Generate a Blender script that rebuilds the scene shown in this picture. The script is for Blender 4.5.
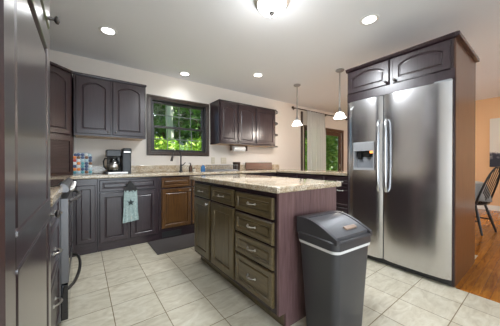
import bpy, bmesh, math, random
from mathutils import Vector, Matrix
random.seed(7)
R = math.radians
PI = math.pi
scene = bpy.context.scene
C = scene.collection
for o in list(bpy.data.objects):
    bpy.data.objects.remove(o)

# ------------------------------------------------------------ camera
cam_d = bpy.data.cameras.new('camera')
cam = bpy.data.objects.new('camera', cam_d); C.objects.link(cam)
cam.location = (0, 0, 1.065)
cam.rotation_euler = (R(90 - 0.3), 0, R(-36.59))
cam_d.sensor_fit = 'HORIZONTAL'; cam_d.sensor_width = 36
cam_d.lens = 36 * 224.2 / 500
cam_d.shift_y = (163.62 - 163) / 500
cam_d.clip_start = 0.01; cam_d.clip_end = 200
scene.camera = cam

# ------------------------------------------------------------ world, sun, daylight, exposure
w = bpy.data.worlds.new('world'); scene.world = w; w.use_nodes = True
wn = w.node_tree.nodes; wn.clear()
wo = wn.new('ShaderNodeOutputWorld'); wb = wn.new('ShaderNodeBackground'); ws = wn.new('ShaderNodeTexSky')
ws.sky_type = 'HOSEK_WILKIE'; ws.sun_direction = Vector((0.45, 0.35, 0.7)).normalized(); ws.turbidity = 4
wb.inputs['Strength'].default_value = 1.3
w.node_tree.links.new(ws.outputs[0], wb.inputs[0]); w.node_tree.links.new(wb.outputs[0], wo.inputs[0])
sd = bpy.data.lights.new('sun', 'SUN'); sd.energy = 9; sd.angle = R(1); sd.color = (1, .95, .85)
so = bpy.data.objects.new('sun', sd); C.objects.link(so); so.rotation_euler = (R(8), R(48), 0)
def area(name, loc, size, rot, power, col, sy=None):
    d = bpy.data.lights.new(name, 'AREA'); d.energy = power; d.color = col; d.shape = 'RECTANGLE'
    d.size = size; d.size_y = sy or size
    o = bpy.data.objects.new(name, d); C.objects.link(o); o.location = loc; o.rotation_euler = rot
    return o
# daylight entering the openings of the wall behind the camera and of the dining side
area('rear_daylight', (.4, -2.52, 1.15), 2.2, (R(97), 0, R(2)), 46, (.80, .91, 1.0), 1.9)
area('dining_daylight', (5.6, -2.52, 1.3), 2.0, (R(90), 0, 0), 14, (.98, .96, .92), 1.6)
scene.view_settings.view_transform = 'Standard'; scene.view_settings.look = 'None'
scene.view_settings.gamma = 1; scene.view_settings.use_curve_mapping = False
scene.view_settings.exposure = 0.88

# ------------------------------------------------------------ materials
def newmat(name, col=(.5, .5, .5), rough=.5, metal=0, spec=.5, **kw):
    m = bpy.data.materials.new(name); m.use_nodes = True
    b = m.node_tree.nodes['Principled BSDF']
    b.inputs['Base Color'].default_value = (*col, 1); b.inputs['Roughness'].default_value = rough
    b.inputs['Metallic'].default_value = metal; b.inputs['Specular IOR Level'].default_value = spec
    for k, v in kw.items():
        b.inputs[k.replace('_', ' ')].default_value = v
    m['b'] = b.name
    return m
def N(m, t, **kw):
    n = m.node_tree.nodes.new(t)
    for k, v in kw.items(): setattr(n, k, v)
    return n
def LK(m, a, b): m.node_tree.links.new(a, b)
def bsdf(m): return m.node_tree.nodes['Principled BSDF']
def coords(m, scale=(1, 1, 1), loc=(0, 0, 0), rot=(0, 0, 0)):
    t = N(m, 'ShaderNodeTexCoord'); mp = N(m, 'ShaderNodeMapping')
    mp.inputs['Scale'].default_value = scale; mp.inputs['Location'].default_value = loc; mp.inputs['Rotation'].default_value = rot
    LK(m, t.outputs['Object'], mp.inputs['Vector']); return mp.outputs[0]
def ramp(m, stops, fac):
    r = N(m, 'ShaderNodeValToRGB'); e = r.color_ramp.elements
    while len(e) < len(stops): e.new(.5)
    for i, (p, c) in enumerate(stops): e[i].position = p; e[i].color = (*c, 1)
    LK(m, fac, r.inputs[0]); return r.outputs[0]
def noise(m, vec, scale, detail=4, rough=.55, dist=0):
    n = N(m, 'ShaderNodeTexNoise'); n.inputs['Scale'].default_value = scale; n.inputs['Detail'].default_value = detail
    n.inputs['Roughness'].default_value = rough; n.inputs['Distortion'].default_value = dist
    LK(m, vec, n.inputs['Vector']); return n.outputs['Fac']
def bump(m, h, strength=.2, dist=.002):
    b = N(m, 'ShaderNodeBump'); b.inputs['Strength'].default_value = strength; b.inputs['Distance'].default_value = dist
    LK(m, h, b.inputs['Height']); LK(m, b.outputs[0], bsdf(m).inputs['Normal'])
def wood(name, c0, c1, rough=.3, horiz=False, strength=.03, grain=55, spec=.5, coat=.35):
    m = newmat(name, rough=rough, spec=spec)
    sc = (3, 40, 40) if horiz else (40, 40, 2.6)
    v = coords(m, sc)
    n = noise(m, v, 1.0 * grain / 40, 5, .6, .6)
    c = ramp(m, [(.3, c0), (.7, c1)], n)
    LK(m, c, bsdf(m).inputs['Base Color']); bsdf(m).inputs['Coat Weight'].default_value = coat; bsdf(m).inputs['Coat Roughness'].default_value = .28; bsdf(m).inputs['Coat IOR'].default_value = 1.6
    return m
ESP0, ESP1 = (.019, .0095, .0125), (.038, .0195, .0255)
M = {}
M['esp'] = wood('espresso_wood', ESP0, ESP1, .27)
M['esph'] = wood('espresso_wood_across', ESP0, ESP1, .27, True)
M['pantry'] = wood('polished_espresso_wood', ESP0, ESP1, .22, coat=1)
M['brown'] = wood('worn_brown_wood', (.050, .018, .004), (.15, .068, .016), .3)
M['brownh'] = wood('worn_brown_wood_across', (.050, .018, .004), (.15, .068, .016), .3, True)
M['isl'] = wood('lit_island_wood', (.072, .050, .020), (.15, .108, .048), .3)  # island fronts: cabinet wood with reflected room light mixed into its colour
M['islh'] = wood('lit_island_wood_across', (.072, .050, .020), (.15, .108, .048), .3, True)
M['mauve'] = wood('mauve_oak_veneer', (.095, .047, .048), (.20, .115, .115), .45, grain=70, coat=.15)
M['redv'] = wood('warm_lit_red_veneer', (.050, .020, .011), (.105, .045, .024), .24)  # distinct side veneer, its red-brown also carrying the warm dining light
M['pale'] = wood('pale_maple_underside', (.45, .27, .14), (.6, .4, .24), .5, True)
M['maho'] = wood('mahogany_board', (.07, .022, .01), (.16, .06, .03), .4, True)
M['tambour'] = wood('tambour_wood', (.03, .018, .018), (.075, .045, .045), .4, True)
M['casing'] = wood('window_casing_wood', (.030, .017, .011), (.075, .045, .03), .3)
M['doorw'] = wood('door_wood', (.05, .022, .014), (.1, .048, .03), .35)
M['wall'] = newmat('wall_paint', (.80, .755, .70), .9, spec=.2)
M['wallo'] = newmat('dining_orange_paint', (.76, .49, .29), .9, spec=.2)
M['ceil'] = newmat('ceiling_paint', (.83, .85, .88), .95, spec=.1)
M['white'] = newmat('white_paint', (.8, .8, .78), .5)
M['nickel'] = newmat('brushed_nickel', (.62, .6, .57), .3, 1)
M['pewter'] = newmat('dark_pewter', (.10, .09, .085), .35, .9)
M['black'] = newmat('black_plastic', (.012, .012, .013), .3)
M['blackm'] = newmat('black_matte', (.02, .02, .02), .6)
M['bronze'] = newmat('bronze_metal', (.07, .045, .035), .35, .8)
M['iron'] = newmat('faucet_metal', (.06, .055, .055), .3, .8)
M['wire2'] = newmat('pale_rack_plastic', (.42, .47, .5), .4)
M['wire'] = newmat('grey_wire', (.35, .36, .37), .35, .8)
M['blackglass'] = newmat('oven_glass', (.01, .01, .012), .05, 0, .8)
M['chairw'] = newmat('black_chair_paint', (.012, .010, .010), .3)
M['sash'] = newmat('sash_paint', (.030, .028, .028), .35)
M['munt'] = newmat('muntin_paint', (.22, .25, .22), .5)
M['plate'] = newmat('almond_plate', (.62, .57, .45), .4)
M['paper'] = newmat('paper', (.85, .85, .84), .9)
M['bin'] = newmat('charcoal_bin_plastic', (.045, .045, .050), .34, 0, .5)
M['binlid'] = newmat('grey_lid_plastic', (.075, .077, .085), .3, 0, .5)
M['liner'] = newmat('white_bin_liner', (.75, .75, .75), .45)
M['mat'] = newmat('floor_mat_rubber', (.085, .075, .072), .7)
M['blue'] = newmat('blue_soap', (.06, .19, .42), .15, 0, .5)
M['soap'] = newmat('brown_bottle', (.08, .04, .025), .2)
M['cream'] = newmat('cream_plastic', (.7, .65, .55), .4)
M['grey'] = newmat('grey_plastic', (.30, .31, .33), .4)
M['greycloth'] = newmat('grey_tablecloth', (.33, .34, .33), .95, spec=.1)
M['dispf'] = newmat('dispenser_silver', (.42, .43, .45), .32, .3)
M['disp'] = newmat('dispenser_grey', (.22, .23, .25), .35)
M['amber'] = newmat('amber_indicator_lamp', (1, .4, .1), .5)
bsdf(M['amber']).inputs['Emission Color'].default_value = (1, .38, .1, 1); bsdf(M['amber']).inputs['Emission Strength'].default_value = 1.2
# stainless: brushed
def steel(name, col, rough, horiz=True, aniso=.6):
    m = newmat(name, col, rough, 1)
    v = coords(m, (2, 2, 300) if horiz else (300, 300, 2)); n = noise(m, v, 1, 3)
    return m
M['steel'] = steel('stainless_steel', (.62, .62, .635), .22)
M['steelv'] = steel('stainless_trim', (.60, .60, .61), .22, False)
M['range'] = newmat('range_steel', (.20, .195, .20), .4, .8)
# granite
m = newmat('granite', rough=.09, spec=.6); v = coords(m)
n1 = noise(m, v, 120, 6, .8); n2 = noise(m, v, 11, 3, .6)
vo = N(m, 'ShaderNodeTexVoronoi'); vo.inputs['Scale'].default_value = 110; LK(m, v, vo.inputs['Vector'])
c1 = ramp(m, [(.34, (.035, .025, .02)), (.42, (.30, .22, .14)), (.49, (.66, .58, .46)), (.60, (.85, .81, .72))], n1)
c2 = ramp(m, [(.4, (.75, .64, .5)), (.65, (1, 1, .97))], n2)
mx = N(m, 'ShaderNodeMixRGB', blend_type='MULTIPLY'); mx.inputs[0].default_value = .8
LK(m, c1, mx.inputs[1]); LK(m, c2, mx.inputs[2])
c3 = ramp(m, [(.13, (.55, .5, .45)), (.3, (1, 1, 1))], vo.outputs['Distance'])
mx2 = N(m, 'ShaderNodeMixRGB', blend_type='MULTIPLY'); mx2.inputs[0].default_value = .5
LK(m, mx.outputs[0], mx2.inputs[1]); LK(m, c3, mx2.inputs[2]); LK(m, mx2.outputs[0], bsdf(m).inputs['Base Color'])
M['granite'] = m
# tiles
m = newmat('floor_tile', rough=.42, spec=.35); v = coords(m, loc=(-.165 + .302 * 10, -.400 + .308 * 12, 0))
br = N(m, 'ShaderNodeTexBrick'); br.offset = 0; br.squash = 1
for k, x in (('Scale', 1), ('Mortar Size', .0028), ('Mortar Smooth', .1), ('Bias', 0), ('Brick Width', .302), ('Row Height', .308)): br.inputs[k].default_value = x
LK(m, v, br.inputs['Vector'])
vv = coords(m, (7, 17, 5), rot=(0, 0, .5)); n = noise(m, vv, 1, 7, .6, 1.2)
tc = ramp(m, [(.28, (.52, .46, .345)), (.5, (.64, .585, .46)), (.72, (.74, .695, .58))], n)
br.inputs['Color1'].default_value = (1, 1, 1, 1); br.inputs['Color2'].default_value = (.90, .90, .89, 1); br.inputs['Mortar'].default_value = (.36, .29, .20, 1)
mx = N(m, 'ShaderNodeMixRGB', blend_type='MULTIPLY'); mx.inputs[0].default_value = 1
LK(m, tc, mx.inputs[1]); LK(m, br.outputs['Color'], mx.inputs[2]); LK(m, mx.outputs[0], bsdf(m).inputs['Base Color'])
mr = N(m, 'ShaderNodeMapRange'); mr.inputs['To Min'].default_value = 1; mr.inputs['To Max'].default_value = 0
LK(m, br.outputs['Fac'], mr.inputs['Value']); bump(m, mr.outputs[0], .5, .003)
M['tile'] = m
# hardwood
m = newmat('hardwood_floor', rough=.22, spec=.5); v = coords(m, (1, 1, 1), rot=(0, 0, 0))
br = N(m, 'ShaderNodeTexBrick'); br.offset = .37
for k, x in (('Scale', 1), ('Mortar Size', .0008), ('Brick Width', .9), ('Row Height', .057)): br.inputs[k].default_value = x
br.inputs['Color1'].default_value = (1, 1, 1, 1); br.inputs['Color2'].default_value = (.72, .68, .62, 1); br.inputs['Mortar'].default_value = (.25, .2, .15, 1)
LK(m, v, br.inputs['Vector'])
n = noise(m, coords(m, (3, 22, 1)), 1, 6, .6, 1.4)
tc = ramp(m, [(.3, (.29, .085, .006)), (.55, (.50, .18, .014)), (.75, (.62, .26, .03))], n)
mx = N(m, 'ShaderNodeMixRGB', blend_type='MULTIPLY'); mx.inputs[0].default_value = 1
LK(m, tc, mx.inputs[1]); LK(m, br.outputs['Color'], mx.inputs[2]); LK(m, mx.outputs[0], bsdf(m).inputs['Base Color'])
M['hard'] = m
# glass
def glassmat(name, tint=(1, 1, 1), refl=.08):
    m = bpy.data.materials.new(name); m.use_nodes = True; nt = m.node_tree; nt.nodes.clear()
    o = nt.nodes.new('ShaderNodeOutputMaterial'); t = nt.nodes.new('ShaderNodeBsdfTransparent'); g = nt.nodes.new('ShaderNodeBsdfGlossy')
    x = nt.nodes.new('ShaderNodeMixShader'); t.inputs[0].default_value = (*tint, 1); g.inputs['Roughness'].default_value = .02
    x.inputs[0].default_value = refl; nt.links.new(t.outputs[0], x.inputs[1]); nt.links.new(g.outputs[0], x.inputs[2]); nt.links.new(x.outputs[0], o.inputs[0])
    return m
M['glass'] = glassmat('window_glass', (.95, .98, .96), .03)
M['carafe'] = glassmat('carafe_glass', (.5, .48, .45), .35)
# sheer curtain
m = bpy.data.materials.new('sheer_fabric'); m.use_nodes = True; nt = m.node_tree; nt.nodes.clear()
o = nt.nodes.new('ShaderNodeOutputMaterial'); d = nt.nodes.new('ShaderNodeBsdfDiffuse'); tl = nt.nodes.new('ShaderNodeBsdfTranslucent'); tp = nt.nodes.new('ShaderNodeBsdfTransparent')
a = nt.nodes.new('ShaderNodeMixShader'); b = nt.nodes.new('ShaderNodeMixShader')
d.inputs[0].default_value = (.94, .95, .95, 1); tl.inputs[0].default_value = (.96, .97, .98, 1)
a.inputs[0].default_value = .5; b.inputs[0].default_value = .15
nt.links.new(d.outputs[0], a.inputs[1]); nt.links.new(tl.outputs[0], a.inputs[2]); nt.links.new(a.outputs[0], b.inputs[1]); nt.links.new(tp.outputs[0], b.inputs[2]); nt.links.new(b.outputs[0], o.inputs[0])
M['sheer'] = m
def emis(name, col, s):
    m = newmat(name, (.9, .9, .9), .3); bsdf(m).inputs['Emission Color'].default_value = (*col, 1); bsdf(m).inputs['Emission Strength'].default_value = s; return m
M['lamp'] = emis('lit_frosted_glass', (1, .98, .95), 3.5)
M['lampp'] = emis('lit_pendant_glass', (1, .96, .9), 2.6)
M['can'] = emis('lit_can_lens', (1, .98, .95), 6)
def leaf(name, c0, c1):
    m = newmat(name, rough=.6, spec=.2); n = noise(m, coords(m), 2.2, 3)
    LK(m, ramp(m, [(.35, c0), (.65, c1)], n), bsdf(m).inputs['Base Color'])
    bsdf(m).inputs['Transmission Weight'].default_value = 0
    return m
M['leaf1'] = leaf('bright_leaves', (.20, .42, .03), (.55, .70, .14))
M['leaf2'] = leaf('dark_leaves', (.05, .16, .025), (.20, .38, .09))
M['bark'] = newmat('pale_bark', (.72, .70, .66), .9)
M['barkd'] = newmat('brown_bark', (.10, .07, .05), .9)
M['grass'] = leaf('lawn_grass', (.06, .14, .02), (.14, .26, .04))
# patterned pod lids
POD = [newmat('pod_lid_%s' % n, c, .35) for n, c in (('white', (.75, .76, .76)), ('teal', (.10, .35, .40)), ('red', (.55, .06, .04)), ('navy', (.05, .09, .2)), ('orange', (.75, .25, .06)), ('pale_blue', (.45, .62, .68)), ('brown', (.2, .09, .04)))]
# towel
m = newmat('towel_cotton', rough=.95, spec=.1); n = noise(m, coords(m), 60, 3)
LK(m, ramp(m, [(.35, (.30, .40, .39)), (.65, (.50, .61, .59))], n), bsdf(m).inputs['Base Color']); M['towel'] = m
# canvas print (abstract)
m = newmat('canvas_print', rough=.9, spec=.1); v = coords(m, (1, 1, 1)); n = noise(m, v, 5, 5, .6)
sx = N(m, 'ShaderNodeSeparateXYZ'); LK(m, v, sx.inputs[0])
mt = N(m, 'ShaderNodeMath', operation='MULTIPLY_ADD'); mt.inputs[1].default_value = .9; LK(m, n, mt.inputs[0]); LK(m, sx.outputs['Z'], mt.inputs[2])
LK(m, ramp(m, [(.60, (.05, .055, .075)), (.68, (.25, .25, .28)), (.74, (.70, .68, .64))], mt.outputs[0]), bsdf(m).inputs['Base Color']); M['canvas'] = m

# ------------------------------------------------------------ mesh builder
class MB:
    def __init__(s): s.bm = bmesh.new()
    def box(s, x0, x1, y0, y1, z0, z1, bev=0, seg=2):
        t = bmesh.new(); r = bmesh.ops.create_cube(t, size=1)
        for v in t.verts:
            v.co = Vector(((x0 + x1) / 2 + v.co.x * (x1 - x0), (y0 + y1) / 2 + v.co.y * (y1 - y0), (z0 + z1) / 2 + v.co.z * (z1 - z0)))
        if bev: bmesh.ops.bevel(t, geom=t.edges[:], offset=min(bev, abs(x1 - x0) * .45, abs(y1 - y0) * .45, abs(z1 - z0) * .45), segments=seg, affect='EDGES', profile=.6)
        return s.merge(t)
    def merge(s, t, mat=None):
        if mat is not None: t.transform(mat)
        me = bpy.data.meshes.new('t'); t.to_mesh(me); t.free(); s.bm.from_mesh(me); bpy.data.meshes.remove(me); return s
    def loops(s, ls, cap0=True, cap1=True, close=True):
        vs = [[s.bm.verts.new(p) for p in l] for l in ls]; n = len(ls[0])
        for a, b in zip(vs, vs[1:]):
            for i in range(n if close else n - 1):
                j = (i + 1) % n
                try: s.bm.faces.new((a[i], a[j], b[j], b[i]))
                except ValueError: pass
        if cap0: s.bm.faces.new(vs[0][::-1])
        if cap1: s.bm.faces.new(vs[-1])
        return s
    def lathe(s, prof, c=(0, 0, 0), n=24, axis='z', cap=True):
        ls = []
        for r, z in prof:
            l = []
            for i in range(n):
                a = 2 * PI * i / n; p = (r * math.cos(a), r * math.sin(a), z)
                if axis == 'x': p = (p[2], p[0], p[1])
                if axis == 'y': p = (p[0], -p[2], p[1])     # outward is -y
                l.append(Vector(p) + Vector(c))
            ls.append(l)
        return s.loops(ls, cap, cap)
    def tube(s, pts, r, n=8, rr=None):
        pts = [Vector(p) for p in pts]; ls = []; up = None
        for i, p in enumerate(pts):
            d = (pts[min(i + 1, len(pts) - 1)] - pts[max(i - 1, 0)]).normalized()
            if up is None:
                up = d.orthogonal().normalized()
            up = (up - d * up.dot(d)).normalized(); sd_ = d.cross(up); q = rr[i] if rr else r
            ls.append([p + (up * math.cos(2 * PI * k / n) + sd_ * math.sin(2 * PI * k / n)) * q for k in range(n)])
        return s.loops(ls)
    def prism(s, poly, z0, z1):     # xy polygon extruded in z
        return s.loops([[(x, y, z0) for x, y in poly], [(x, y, z1) for x, y in poly]])
    def prismy(s, poly, y0, y1):    # xz polygon extruded in y
        return s.loops([[(x, y0, z) for x, z in poly], [(x, y1, z) for x, z in poly]])
    def build(s, name, mat, parent=None, smooth=False, loc=None):
        bmesh.ops.recalc_face_normals(s.bm, faces=s.bm.faces)
        me = bpy.data.meshes.new(name); s.bm.to_mesh(me); s.bm.free()
        if smooth:
            for p in me.polygons: p.use_smooth = True
            try: me.set_sharp_from_angle(angle=R(38))
            except Exception: pass
        for q in (mat if isinstance(mat, (list, tuple)) else [mat]): me.materials.append(q)
        o = bpy.data.objects.new(name, me); C.objects.link(o)
        if parent: o.parent = parent
        if loc: o.location = loc
        return o
def thing(name, label, cat, loc=(0, 0, 0), rz=0, group=None):
    o = bpy.data.objects.new(name, None); C.objects.link(o); o.location = loc; o.rotation_euler = (0, 0, rz); o.empty_display_size = .1
    o['label'] = label; o['category'] = cat
    if group: o['group'] = group
    return o
def tag(o, label, cat, group=None, kind=None):
    o['label'] = label; o['category'] = cat
    if group: o['group'] = group
    if kind: o['kind'] = kind
    return o
def struct(o, label=None, cat=None):
    o['kind'] = 'structure'
    if label: o['label'] = label
    if cat: o['category'] = cat
    return o
def sroot(name, label, cat, loc=(0, 0, 0)):
    o = thing(name, label, cat, loc); o['kind'] = 'structure'; return o
def copy_tree(o, loc=None, label=None, parent=None):
    c = o.copy(); C.objects.link(c)
    if parent: c.parent = parent
    if loc: c.location = loc
    if label: c['label'] = label
    for ch in list(o.children): copy_tree(ch, parent=c)
    return c

# ------------------------------------------------------------ room shell
XL, XR, YF, YB, ZC = -.75, 7.3, -2.6, 3.807, 2.5
b = MB().box(XL, 2.54, YF, YB, -.1, 0).box(2.54, 3.62, .50, YB, -.1, 0)
struct(b.build('floor', M['tile']), 'beige stone-look square tile floor of the kitchen', 'floor')
b = MB().box(2.54, 3.62, YF, .50, -.1, 0).box(3.62, XR, YF, YB, -.1, 0)
struct(b.build('floor', M['hard']), 'glossy orange-brown hardwood floor of the dining area', 'floor')
struct(MB().box(XL - .1, XR + .1, YF - .1, YB + .1, ZC, ZC + .1).build('ceiling', M['ceil']), 'plain light grey-white ceiling', 'ceiling')
def wall_y(name, y0, y1, holes, mat, label):
    b = MB(); x = XL
    for (a, c, z0, z1) in holes:
        b.box(x, a, y0, y1, 0, ZC)
        if z0 > 0: b.box(a, c, y0, y1, 0, z0)
        b.box(a, c, y0, y1, z1, ZC); x = c
    b.box(x, XR, y0, y1, 0, ZC)
    return struct(b.build(name, mat), label, 'wall')
wall_y('wall_back', YB, YB + .14, [(.865, 1.805, 1.225, 2.085), (4.55, 5.22, 0, 2.03), (5.39, 6.30, 0, 1.97)], M['wall'], 'off-white painted wall behind the sink and the dining curtain')
wall_y('wall_rear', YF - .1, YF, [(.15, 2.35, .1, 2.15), (4.6, 6.6, .4, 2.1)], M['wall'], 'off-white wall behind the camera')
struct(MB().box(XL - .1, XL, YF, YB, 0, ZC).build('wall_left', M['wall']), 'off-white wall behind the pantry and the range', 'wall')
struct(MB().box(XR, XR + .1, YF, YB, 0, ZC).build('wall_right', M['wallo']), 'peach-orange painted dining wall', 'wall')
struct(MB().box(XR - .016, XR, YF, YB - .02, 0, .11, .004).build('baseboard_right', M['white']), 'white baseboard along the orange dining wall', 'baseboard')
struct(MB().box(3.62, 4.42, YB - .016, YB, 0, .11, .004).build('baseboard_back', M['white']), 'white baseboard beyond the peninsula', 'baseboard')
struct(MB().box(2.525, 2.555, YF, .478, 0, .004, .001).build('trim_1', M['hard']), 'wooden threshold strip between the tile and the hardwood', 'trim')
struct(MB().box(4.43, 4.485, YB - .03, YB, 0, 2.36, .004).build('trim_2', M['casing']), 'dark upright trim left of the sheer curtain', 'trim')

# window over the sink
w1 = sroot('window_1', 'dark-framed double-hung window with grilles above the sink', 'window', (1.335, YB, 1.18))
def rect_frame(b, x0, x1, z0, z1, y0, y1, t, bev=.004):
    b.box(x0, x1, y0, y1, z1 - t, z1, bev).box(x0, x1, y0, y1, z0, z0 + t, bev).box(x0, x0 + t, y0, y1, z0 + t * .9, z1 - t * .9, bev).box(x1 - t, x1, y0, y1, z0 + t * .9, z1 - t * .9, bev)
    return b
def sub(o, root):   # keep world placement of a mesh authored in world coordinates under an unrotated root
    o.parent = root; o.location = -Vector(root.location); return o
b = MB(); rect_frame(b, .797, 1.873, 1.178, 2.142, YB - .022, YB, .062, .006); rect_frame(b, .812, 1.858, 1.193, 2.127, YB - .034, YB - .018, .02, .006)
sub(b.build('casing', M['casing']), w1)
b = MB(); rect_frame(b, .862, 1.808, 1.222, 2.088, YB - .012, YB + .14, .022, .003); sub(b.build('jamb', M['sash']), w1)
def sash(x0, x1, z0, z1, y, cols, rows, root, name='sash', mat=None, mm=None, t=.036):
    b = MB(); rect_frame(b, x0, x1, z0, z1, y, y + .035, t, .004); s_ = sub(b.build(name, mat or M['sash']), root)
    g = MB().box(x0 + t - .005, x1 - t + .005, y + .015, y + .019, z0 + t - .005, z1 - t + .005); g = g.build('glass', M['glass'], s_)
    b = MB()
    for i in range(1, cols):
        x = x0 + t + (x1 - x0 - 2 * t) * i / cols; b.box(x - .006, x + .006, y + .008, y + .013, z0 + t, z1 - t)
    for i in range(1, rows):
        z = z0 + t + (z1 - z0 - 2 * t) * i / rows; b.box(x0 + t, x1 - t, y + .0075, y + .0125, z - .006, z + .006)
    if cols > 1: b.build('grille', mm or M['munt'], s_)
    return s_
sash(.882, 1.788, 1.635, 2.066, YB + .055, 4, 2, w1)
sash(.882, 1.788, 1.244, 1.665, YB + .012, 4, 2, w1)
MB_ = MB().box(1.31, 1.36, YB + .0, YB + .02, 1.655, 1.672, .003); sub(MB_.build('sash_lock', M['pewter']), w1)

# dining doors
d1 = sroot('door_1', 'glazed patio door behind the sheer curtain', 'door', (4.885, YB, 0))
b = MB(); rect_frame(b, 4.55, 5.22, 0.0, 2.03, YB, YB + .13, .035); sub(b.build('door_frame', M['doorw']), d1)
sash(4.586, 5.184, .036, 1.994, YB + .05, 1, 1, d1, 'door_panel', M['doorw'], t=.08)
d2 = sroot('door_2', 'dark wooden glazed door right of the sheer curtain', 'door', (5.84, YB, 0))
b = MB(); b.box(5.31, 5.40, YB - .025, YB, 0, 2.02, .005).box(6.29, 6.365, YB - .025, YB, 0, 2.02, .005).box(5.31, 6.365, YB - .027, YB, 1.955, 2.035, .005)
sub(b.build('casing', M['doorw']), d2)
dp = sash(5.402, 6.288, .01, 1.96, YB + .02, 1, 1, d2, 'door_panel', M['doorw'], t=.115)
b = MB().tube([(6.225, YB + .02, .95), (6.225, YB - .02, .95), (6.225, YB - .035, .95), (6.13, YB - .04, .95)], .009).box(6.205, 6.245, YB + .012, YB + .02, .88, 1.02, .004)
b.build('door_handle', M['nickel'], dp, True)

# ------------------------------------------------------------ cabinet parts
def panel_mesh(b, x0, x1, z0, z1, y, th=.02, st=.055, arch=0, rail=None, raised=False, rt=None):
    """frame-and-panel front; front face at y-th, back at y (front faces -y)"""
    rail = rail or st; rt = rt or rail; K = 14
    def out(d, yy, rs=0):
        xa, xb, za = x0 + d, x1 - d, z0 + (d if rs == 0 else d); return xa, xb, za
    def inner(d, yy):
        xa, xb, za, zt = x0 + st + d, x1 - st - d, z0 + rail + d, z1 - rt - d
        pts = [(xa, yy, za), (xb, yy, za)]; xc, hw = (xa + xb) / 2, (xb - xa) / 2
        for i in range(K + 1):
            t = 1 - 2 * i / K; x = xc + hw * t
            if arch:
                q = (math.cos(PI * min(1, abs(t) ** 1.0) / 1.0) + 1) / 2 if False else (1 - t * t) ** .85
                z = zt - arch + arch * q
            else: z = zt
            pts.append((x, yy, z))
        return pts
    def outer(d, yy):
        xa, xb, za, zb = x0 + d, x1 - d, z0 + d, z1 - d
        xc, hw = (xa + xb) / 2, (xb - xa) / 2
        return [(xa, yy, za), (xb, yy, za)] + [(xc + hw * (1 - 2 * i / K), yy, zb) for i in range(K + 1)]
    ls = [outer(0, y), outer(0, y - th + .006), outer(.006, y - th), inner(0, y - th), inner(.003, y - th + .002), inner(.008, y - th + .010), inner(.012, y - th + .010)]
    if (x1 - x0) - 2 * st > .09 and (z1 - z0) - rail - rt > .03:
        ls += [inner(.022, y - th + .0045)]
    if raised and (x1 - x0) - 2 * st > .09 and (z1 - z0) - rail - rt > .06:
        ls += [inner(.014, y - th + .009), inner(.034, y - th + .002)]
    b.loops(ls)
    return b
def pull(parent, x, z, y, L=.085, mat=None, depth=.028, vert=False):
    """arched cabinet pull with fatter middle, fixed at both ends to the front y"""
    pts, rr = [], []
    for i in range(13):
        t = i / 12; a = (t - .5) * L; d = depth * (math.sin(PI * t) ** .45) if 0 < t < 1 else 0
        pts.append((x, y - d, z + a) if vert else (x + a, y - d, z)); rr.append(.0035 + .0028 * math.sin(PI * t) ** 2)
    b = MB().tube(pts, .005, 8, rr)
    for s_ in (-.5, .5):
        c = (x, y, z + s_ * L) if vert else (x + s_ * L, y, z)
        b.lathe([(.009, -.001), (.009, .003), (.005, .006)], c, 10, 'y')
    return b.build('handle', mat or M['nickel'], parent, True)
def knob(parent, x, z, y, mat=None, r=.015):
    b = MB().lathe([(.007, 0), (.0055, .006), (.005, .014), (r * .8, .018), (r, .023), (r * .9, .028), (r * .4, .031)], (x, y, z), 16, 'y')
    return b.build('knob', mat or M['pewter'], parent, True)
def front(root, kind, x0, x1, z0, z1, y, mat, arch=0, st=.055, hw=None, hmat=None, raised=False, th=.02, rt=None, rail=None):
    if kind == 'drawer':
        st = min(st, .03)
    o = panel_mesh(MB(), x0, x1, z0, z1, y, th, st, arch, rail, raised, rt).build(kind, mat, root)
    if hw:
        t = hw[0]
        if t == 'pull': pull(o, hw[1], hw[2], y - th, mat=hmat)
        if t == 'vpull': pull(o, hw[1], hw[2], y - th, mat=hmat, vert=True)
        if t == 'knob': knob(o, hw[1], hw[2], y - th, hmat)
    return o
def body(root, w, d, z0, z1, mat, toe=.0, toe_in=.06, name='body', x0=0):
    b = MB().box(x0, w, 0, d, z0, z1, .002)
    o = b.build(name, mat, root)
    if toe: MB().box(.001, w - .001, toe_in, d - .002, 0, z0).build('toe_kick', mat, root)
    return o

# ---- pantry (left foreground), faces +X : local x -> world +Y
PH = R(90)
p = thing('pantry_cabinet', 'tall dark pantry cabinet filling the left edge of the picture', 'cabinet', (-.124, .56, 0), PH)
body(p, .69, .605, .1, 2.44, M['pantry'], .1, x0=-.06)
front(p, 'door', -.03, .61, .12, 1.56, 0, M['pantry'], st=.075, rail=.08, raised=True, hw=None)
# mid rail laid across the tall door
pd = [c for c in p.children if c.name.startswith('door')][-1]
b = MB().box(.045, .535, -.0205, -.008, .858, .925, .003).box(.045, .535, -.024, -.012, .922, .934, .003).box(.045, .535, -.024, -.012, .85, .860, .003)
b.build('mid_rail', M['pantry'], pd)
knob(pd, .585, .865, -.02)
pu = front(p, 'door', -.03, .61, 1.58, 2.42, 0, M['pantry'], st=.075, rail=.08)
knob(pu, .585, 1.615, -.02)
MB().box(-.07, .71, -.03, .6, 2.42, 2.46, .008).build('crown', M['pantry'], p)

# ---- drawer base between pantry and range
q = thing('drawer_base_cabinet', 'dark drawer cabinet between the tall pantry and the range', 'cabinet', (-.142, 1.252, 0), PH)
body(q, .586, .605, .1, .872, M['esp'], .1)
for z0, z1, hz in ((.735, .86, .805), (.475, .72, .61), (.12, .46, .35)):
    front(q, 'drawer', .02, .566, z0, z1, 0, M['esph'], hw=('pull', .26, hz))
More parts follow.
